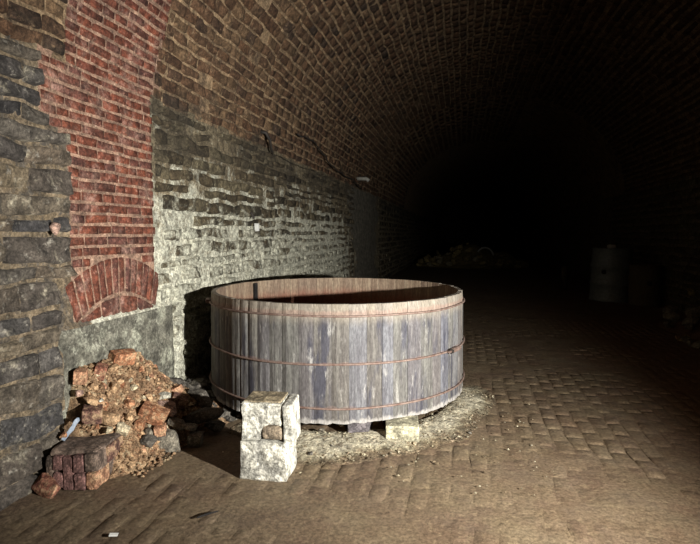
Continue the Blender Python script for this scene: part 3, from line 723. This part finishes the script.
# ------------------------------------------------------------------ fittings on the left wall
V, Fc = tube([(XL - .02, 6.05, 2.76), (XL + .08, 6.06, 2.74), (XL + .10, 6.14, 2.66), (XL + .08, 6.24, 2.56), (XL + .06, 6.34, 2.52)], [.024, .022, .02, .015, .006], 8)
tag(mesh_obj('iron_hook', V, Fc, 'iron', smooth=True), 'dark iron hook sticking out of the left wall at the foot of the vault', 'hook')
pts = []
for k in range(26):
    f = k / 25; y = 7.2 + 4.9 * f; pts.append((XL + .10 + .02 * float(vn(k * .7, 1, 3)), y, 2.93 - .35 * f + .10 * math.sin(f * 9) * (1 - f) + .03 * float(vn(k * .9, 4, 8))))
V, Fc = tube(pts, .012, 6)
tag(mesh_obj('cable', V, Fc, 'iron', smooth=True), 'dark cable sagging along the left wall below the vault', 'cable')
V, Fc = tube([(XL - .02, 12.0, 2.80), (XL + .24, 12.0, 2.79), (XL + .30, 12.0, 2.74)], .045, 10)
tag(mesh_obj('pipe_stub', V, Fc, 'pipewhite', smooth=True), 'pale pipe stub projecting high on the left wall', 'pipe')
V, Fc = tube([(XL - .02, 5.64, 1.75), (XL + .055, 5.64, 1.74), (XL + .075, 5.66, 1.68)], .016, 8)
tag(mesh_obj('iron_staple', V, Fc, 'iron'), 'small black iron staple in the limewashed wall above the vat', 'staple')
bm = hull_rock((.05, .05, .10), seed=77, box=.7, bevel=.1)
o = bm_obj('lime_lump', bm, 'paper', loc=(XL + .05, 5.81, 1.58)); tag(o, 'small white lump stuck on the wall below the iron staple', 'lump')
bm = hull_rock((.06, .08, .09), seed=78, box=.3, bevel=.1)
o = bm_obj('stone', bm, 'pink_stone', loc=(XL + .05, 2.67, 1.53)); tag(o, 'small round pinkish stone set in the wall left of the brick panel', 'stone')

# ------------------------------------------------------------------ far end and right side, nearly dark
def drum(name, loc, r, h, mat, lab, rot=(0, 0, 0), scrap=False):
    t = empty(name, loc); t.rotation_euler = rot
    tag(t, lab, 'drum')
    zs = [(0, r * .98), (.02, r * 1.03), (.04, r)]
    for zc in (.34, .66):
        zs += [(zc * h - .05, r), (zc * h - .02, r * 1.045), (zc * h + .02, r * 1.045), (zc * h + .05, r)]
    zs += [(h - .04, r), (h - .02, r * 1.03), (h, r * 1.02), (h, r * .96), (h - .03, r * .95)]
    V = [(q * math.cos(k * math.pi / 20) * (1 + .012 * math.sin(k * 1.7 + z * 9)), q * math.sin(k * math.pi / 20), z) for z, q in zs for k in range(40)]
    Fc = [(i * 40 + k, i * 40 + (k + 1) % 40, i * 40 + 40 + (k + 1) % 40, i * 40 + 40 + k) for i in range(len(zs) - 1) for k in range(40)]
    mesh_obj('drum_body', V, Fc + [tuple(range(40))[::-1]], mat, t, smooth=True)
    bm = bmesh.new(); bmesh.ops.create_circle(bm, cap_ends=True, segments=40, radius=r * .955, matrix=Matrix.Translation((0, 0, h - .025)))
    bm_obj('lid', bm, mat, t)
    bm = bmesh.new(); bmesh.ops.create_cone(bm, cap_ends=True, segments=12, radius1=.055, radius2=.05, depth=.05, matrix=Matrix.Translation((-r * .55, -r * .82, h * .56)) @ Matrix.Rotation(math.pi / 2, 4, 'X'))
    tag(bm_obj('bung', bm, 'iron', t), 'dark bung in the drum side', None)
    return t

drum('steel_drum', (3.27, 12.55, .0), .41, 1.18, 'drum', 'pale grey steel drum standing in the dark by the right wall', (0, D(2), 0))
bm = hull_rock((.22, .16, .13), seed=300, box=.3, bevel=.1); roughen(bm, .01, 15, 3, 3)
tag(bm_obj('cloth_scrap', bm, 'paper', loc=(3.26, 12.45, 1.225)), 'white crumpled scrap lying on top of the pale steel drum', 'scrap')
drum('steel_drum', (3.80, 11.95, .0), .30, .85, 'drumbrown', 'brown rusted drum in the dark right of the pale steel drum', (0, 0, .6))
V, Fc = tube([(2.75, 14.9, 0), (2.76, 14.9, .3), (2.75, 14.9, .62)], .09, 12)
tag(mesh_obj('post', V, Fc, 'drumbrown', smooth=True), 'faint stubby post in the dark left of the pale steel drum', 'post')
# rubble along the right wall
rr = random.Random(9)
for k in range(46):
    y = rr.uniform(6.6, 9.4); q = rr.random(); x = XR - .35 - .85 * q; d = rr.uniform(.14, .34) * (1.1 - .5 * q)
    z = (1 - q) ** 1.2 * .75
    tag(rock('stone', (x, y, max(d * .25, z * rr.uniform(.75, 1))), (d * 1.25, d, d * .75), rr.choice(['far_rubble', 'grey_stone', 'grey_stone', 'tan_rubble']), (rr.uniform(-.4, .4), rr.uniform(-.4, .4), rr.uniform(0, 6)), seed=320 + k, box=.4),
        'rough stone in the dim rubble bank along the right wall', 'stone', 'stones of the rubble bank by the right wall')
gx, gy = np.meshgrid(np.linspace(XR - 1.15, XR, 30), np.linspace(6.3, 9.7, 70))
q = np.clip((XR - gx) / 1.1, 0, 1); gz = .72 * (1 - q) ** 1.2 * np.clip((gy - 6.4) / .4, 0, 1) * np.clip((9.6 - gy) / .4, 0, 1) + .03 * fbm(gx * 6, gy * 6, 3) - .02
V, Fc = grid_mesh(gx, gy, gz)
tag(mesh_obj('rubble_fines', V, Fc, 'floor', smooth=True), 'earthy bank of fine rubble along the right wall', 'rubble', kind='stuff')
# heap at the far end
def farz(x, y): return np.clip(1.05 * np.exp(-((x - .45) / 1.15) ** 2 - ((y - 25.6) / 1.6) ** 2) + .35 * np.exp(-((x + 1.2) / .8) ** 2 - ((y - 25.2) / 1.) ** 2) + .55 * np.exp(-((x - 2.1) / .6) ** 2 - ((y - 25.6) / 1.) ** 2), 0, 2)
gx, gy = np.meshgrid(np.linspace(-2.3, 3.4, 70), np.linspace(22.5, 28.5, 60))
gz = farz(gx, gy) - .05 + .06 * fbm(gx * 3, gy * 3, 3)
V, Fc = grid_mesh(gx, gy, gz)
tag(mesh_obj('far_rubble_fines', V, Fc, 'far_rubble'), 'low mound of earth and debris at the dark far end of the tunnel', 'rubble', kind='stuff')
for k in range(44):
    x, y = rr.uniform(-2.0, 2.9), rr.uniform(23.6, 25.6); d = rr.uniform(.16, .42); z = float(farz(x, y))
    if z < .06: z = .02
    tag(rock('stone', (x, y, z + d * .1), (d * 1.3, d, d * .8), rr.choice(['far_rubble', 'far_rubble', 'far_rubble', 'far_pale']), (rr.uniform(-.5, .5), rr.uniform(-.5, .5), rr.uniform(0, 6)), seed=400 + k, box=.4),
        'lump of debris on the far mound at the end of the tunnel', 'stone', 'debris lumps on the far mound')
V, Fc = tube([(1.05 + .38 * math.cos(q), 24.6, .45 + .42 * math.sin(q)) for q in np.linspace(.15, 2.6, 14)], .045, 8)
tag(mesh_obj('bent_pipe', V, Fc, 'pipewhite', smooth=True), 'pale bent pipe arching out of the far mound', 'pipe')

# ------------------------------------------------------------------ light : one hand lamp held to the right, one weak glow at the camera
def spot(name, loc, tgt, watt, col, size, blend, rad):
    l = bpy.data.lights.new(name, 'SPOT'); l.energy = watt; l.color = col; l.spot_size = D(size); l.spot_blend = blend; l.shadow_soft_size = rad
    o = bpy.data.objects.new(name, l); o.location = loc; o.rotation_euler = (Vector(tgt) - Vector(loc)).to_track_quat('-Z', 'Y').to_euler(); return link(o)
spot('hand_lamp', (1.88, 1.2, 1.3), (-2.3, 5.35, 1.25), 2050, (1, .98, .92), 100, 1, .03)
spot('phone_light', (0.35, -.1, 1.6), (.5, 2.8, 0), 125, (1, .72, .42), 60, 1, .06)
w = bpy.data.worlds.new('World'); S.world = w; w.use_nodes = True
w.node_tree.nodes['Background'].inputs[0].default_value = (0, 0, 0, 1); w.node_tree.nodes['Background'].inputs[1].default_value = 0

# ------------------------------------------------------------------ camera
cd = bpy.data.cameras.new('Camera'); cam = link(bpy.data.objects.new('Camera', cd))
cd.sensor_width = 36; cd.lens = 36 * 515 / 700; cd.clip_end = 100
cam.location = (0, 0, 1.5); cam.rotation_euler = (D(90 - 4.22), 0, D(12.237))
S.camera = cam
S.view_settings.view_transform = 'Standard'; S.view_settings.look = 'None'; S.view_settings.exposure = 0; S.view_settings.gamma = 1; S.view_settings.use_curve_mapping = False
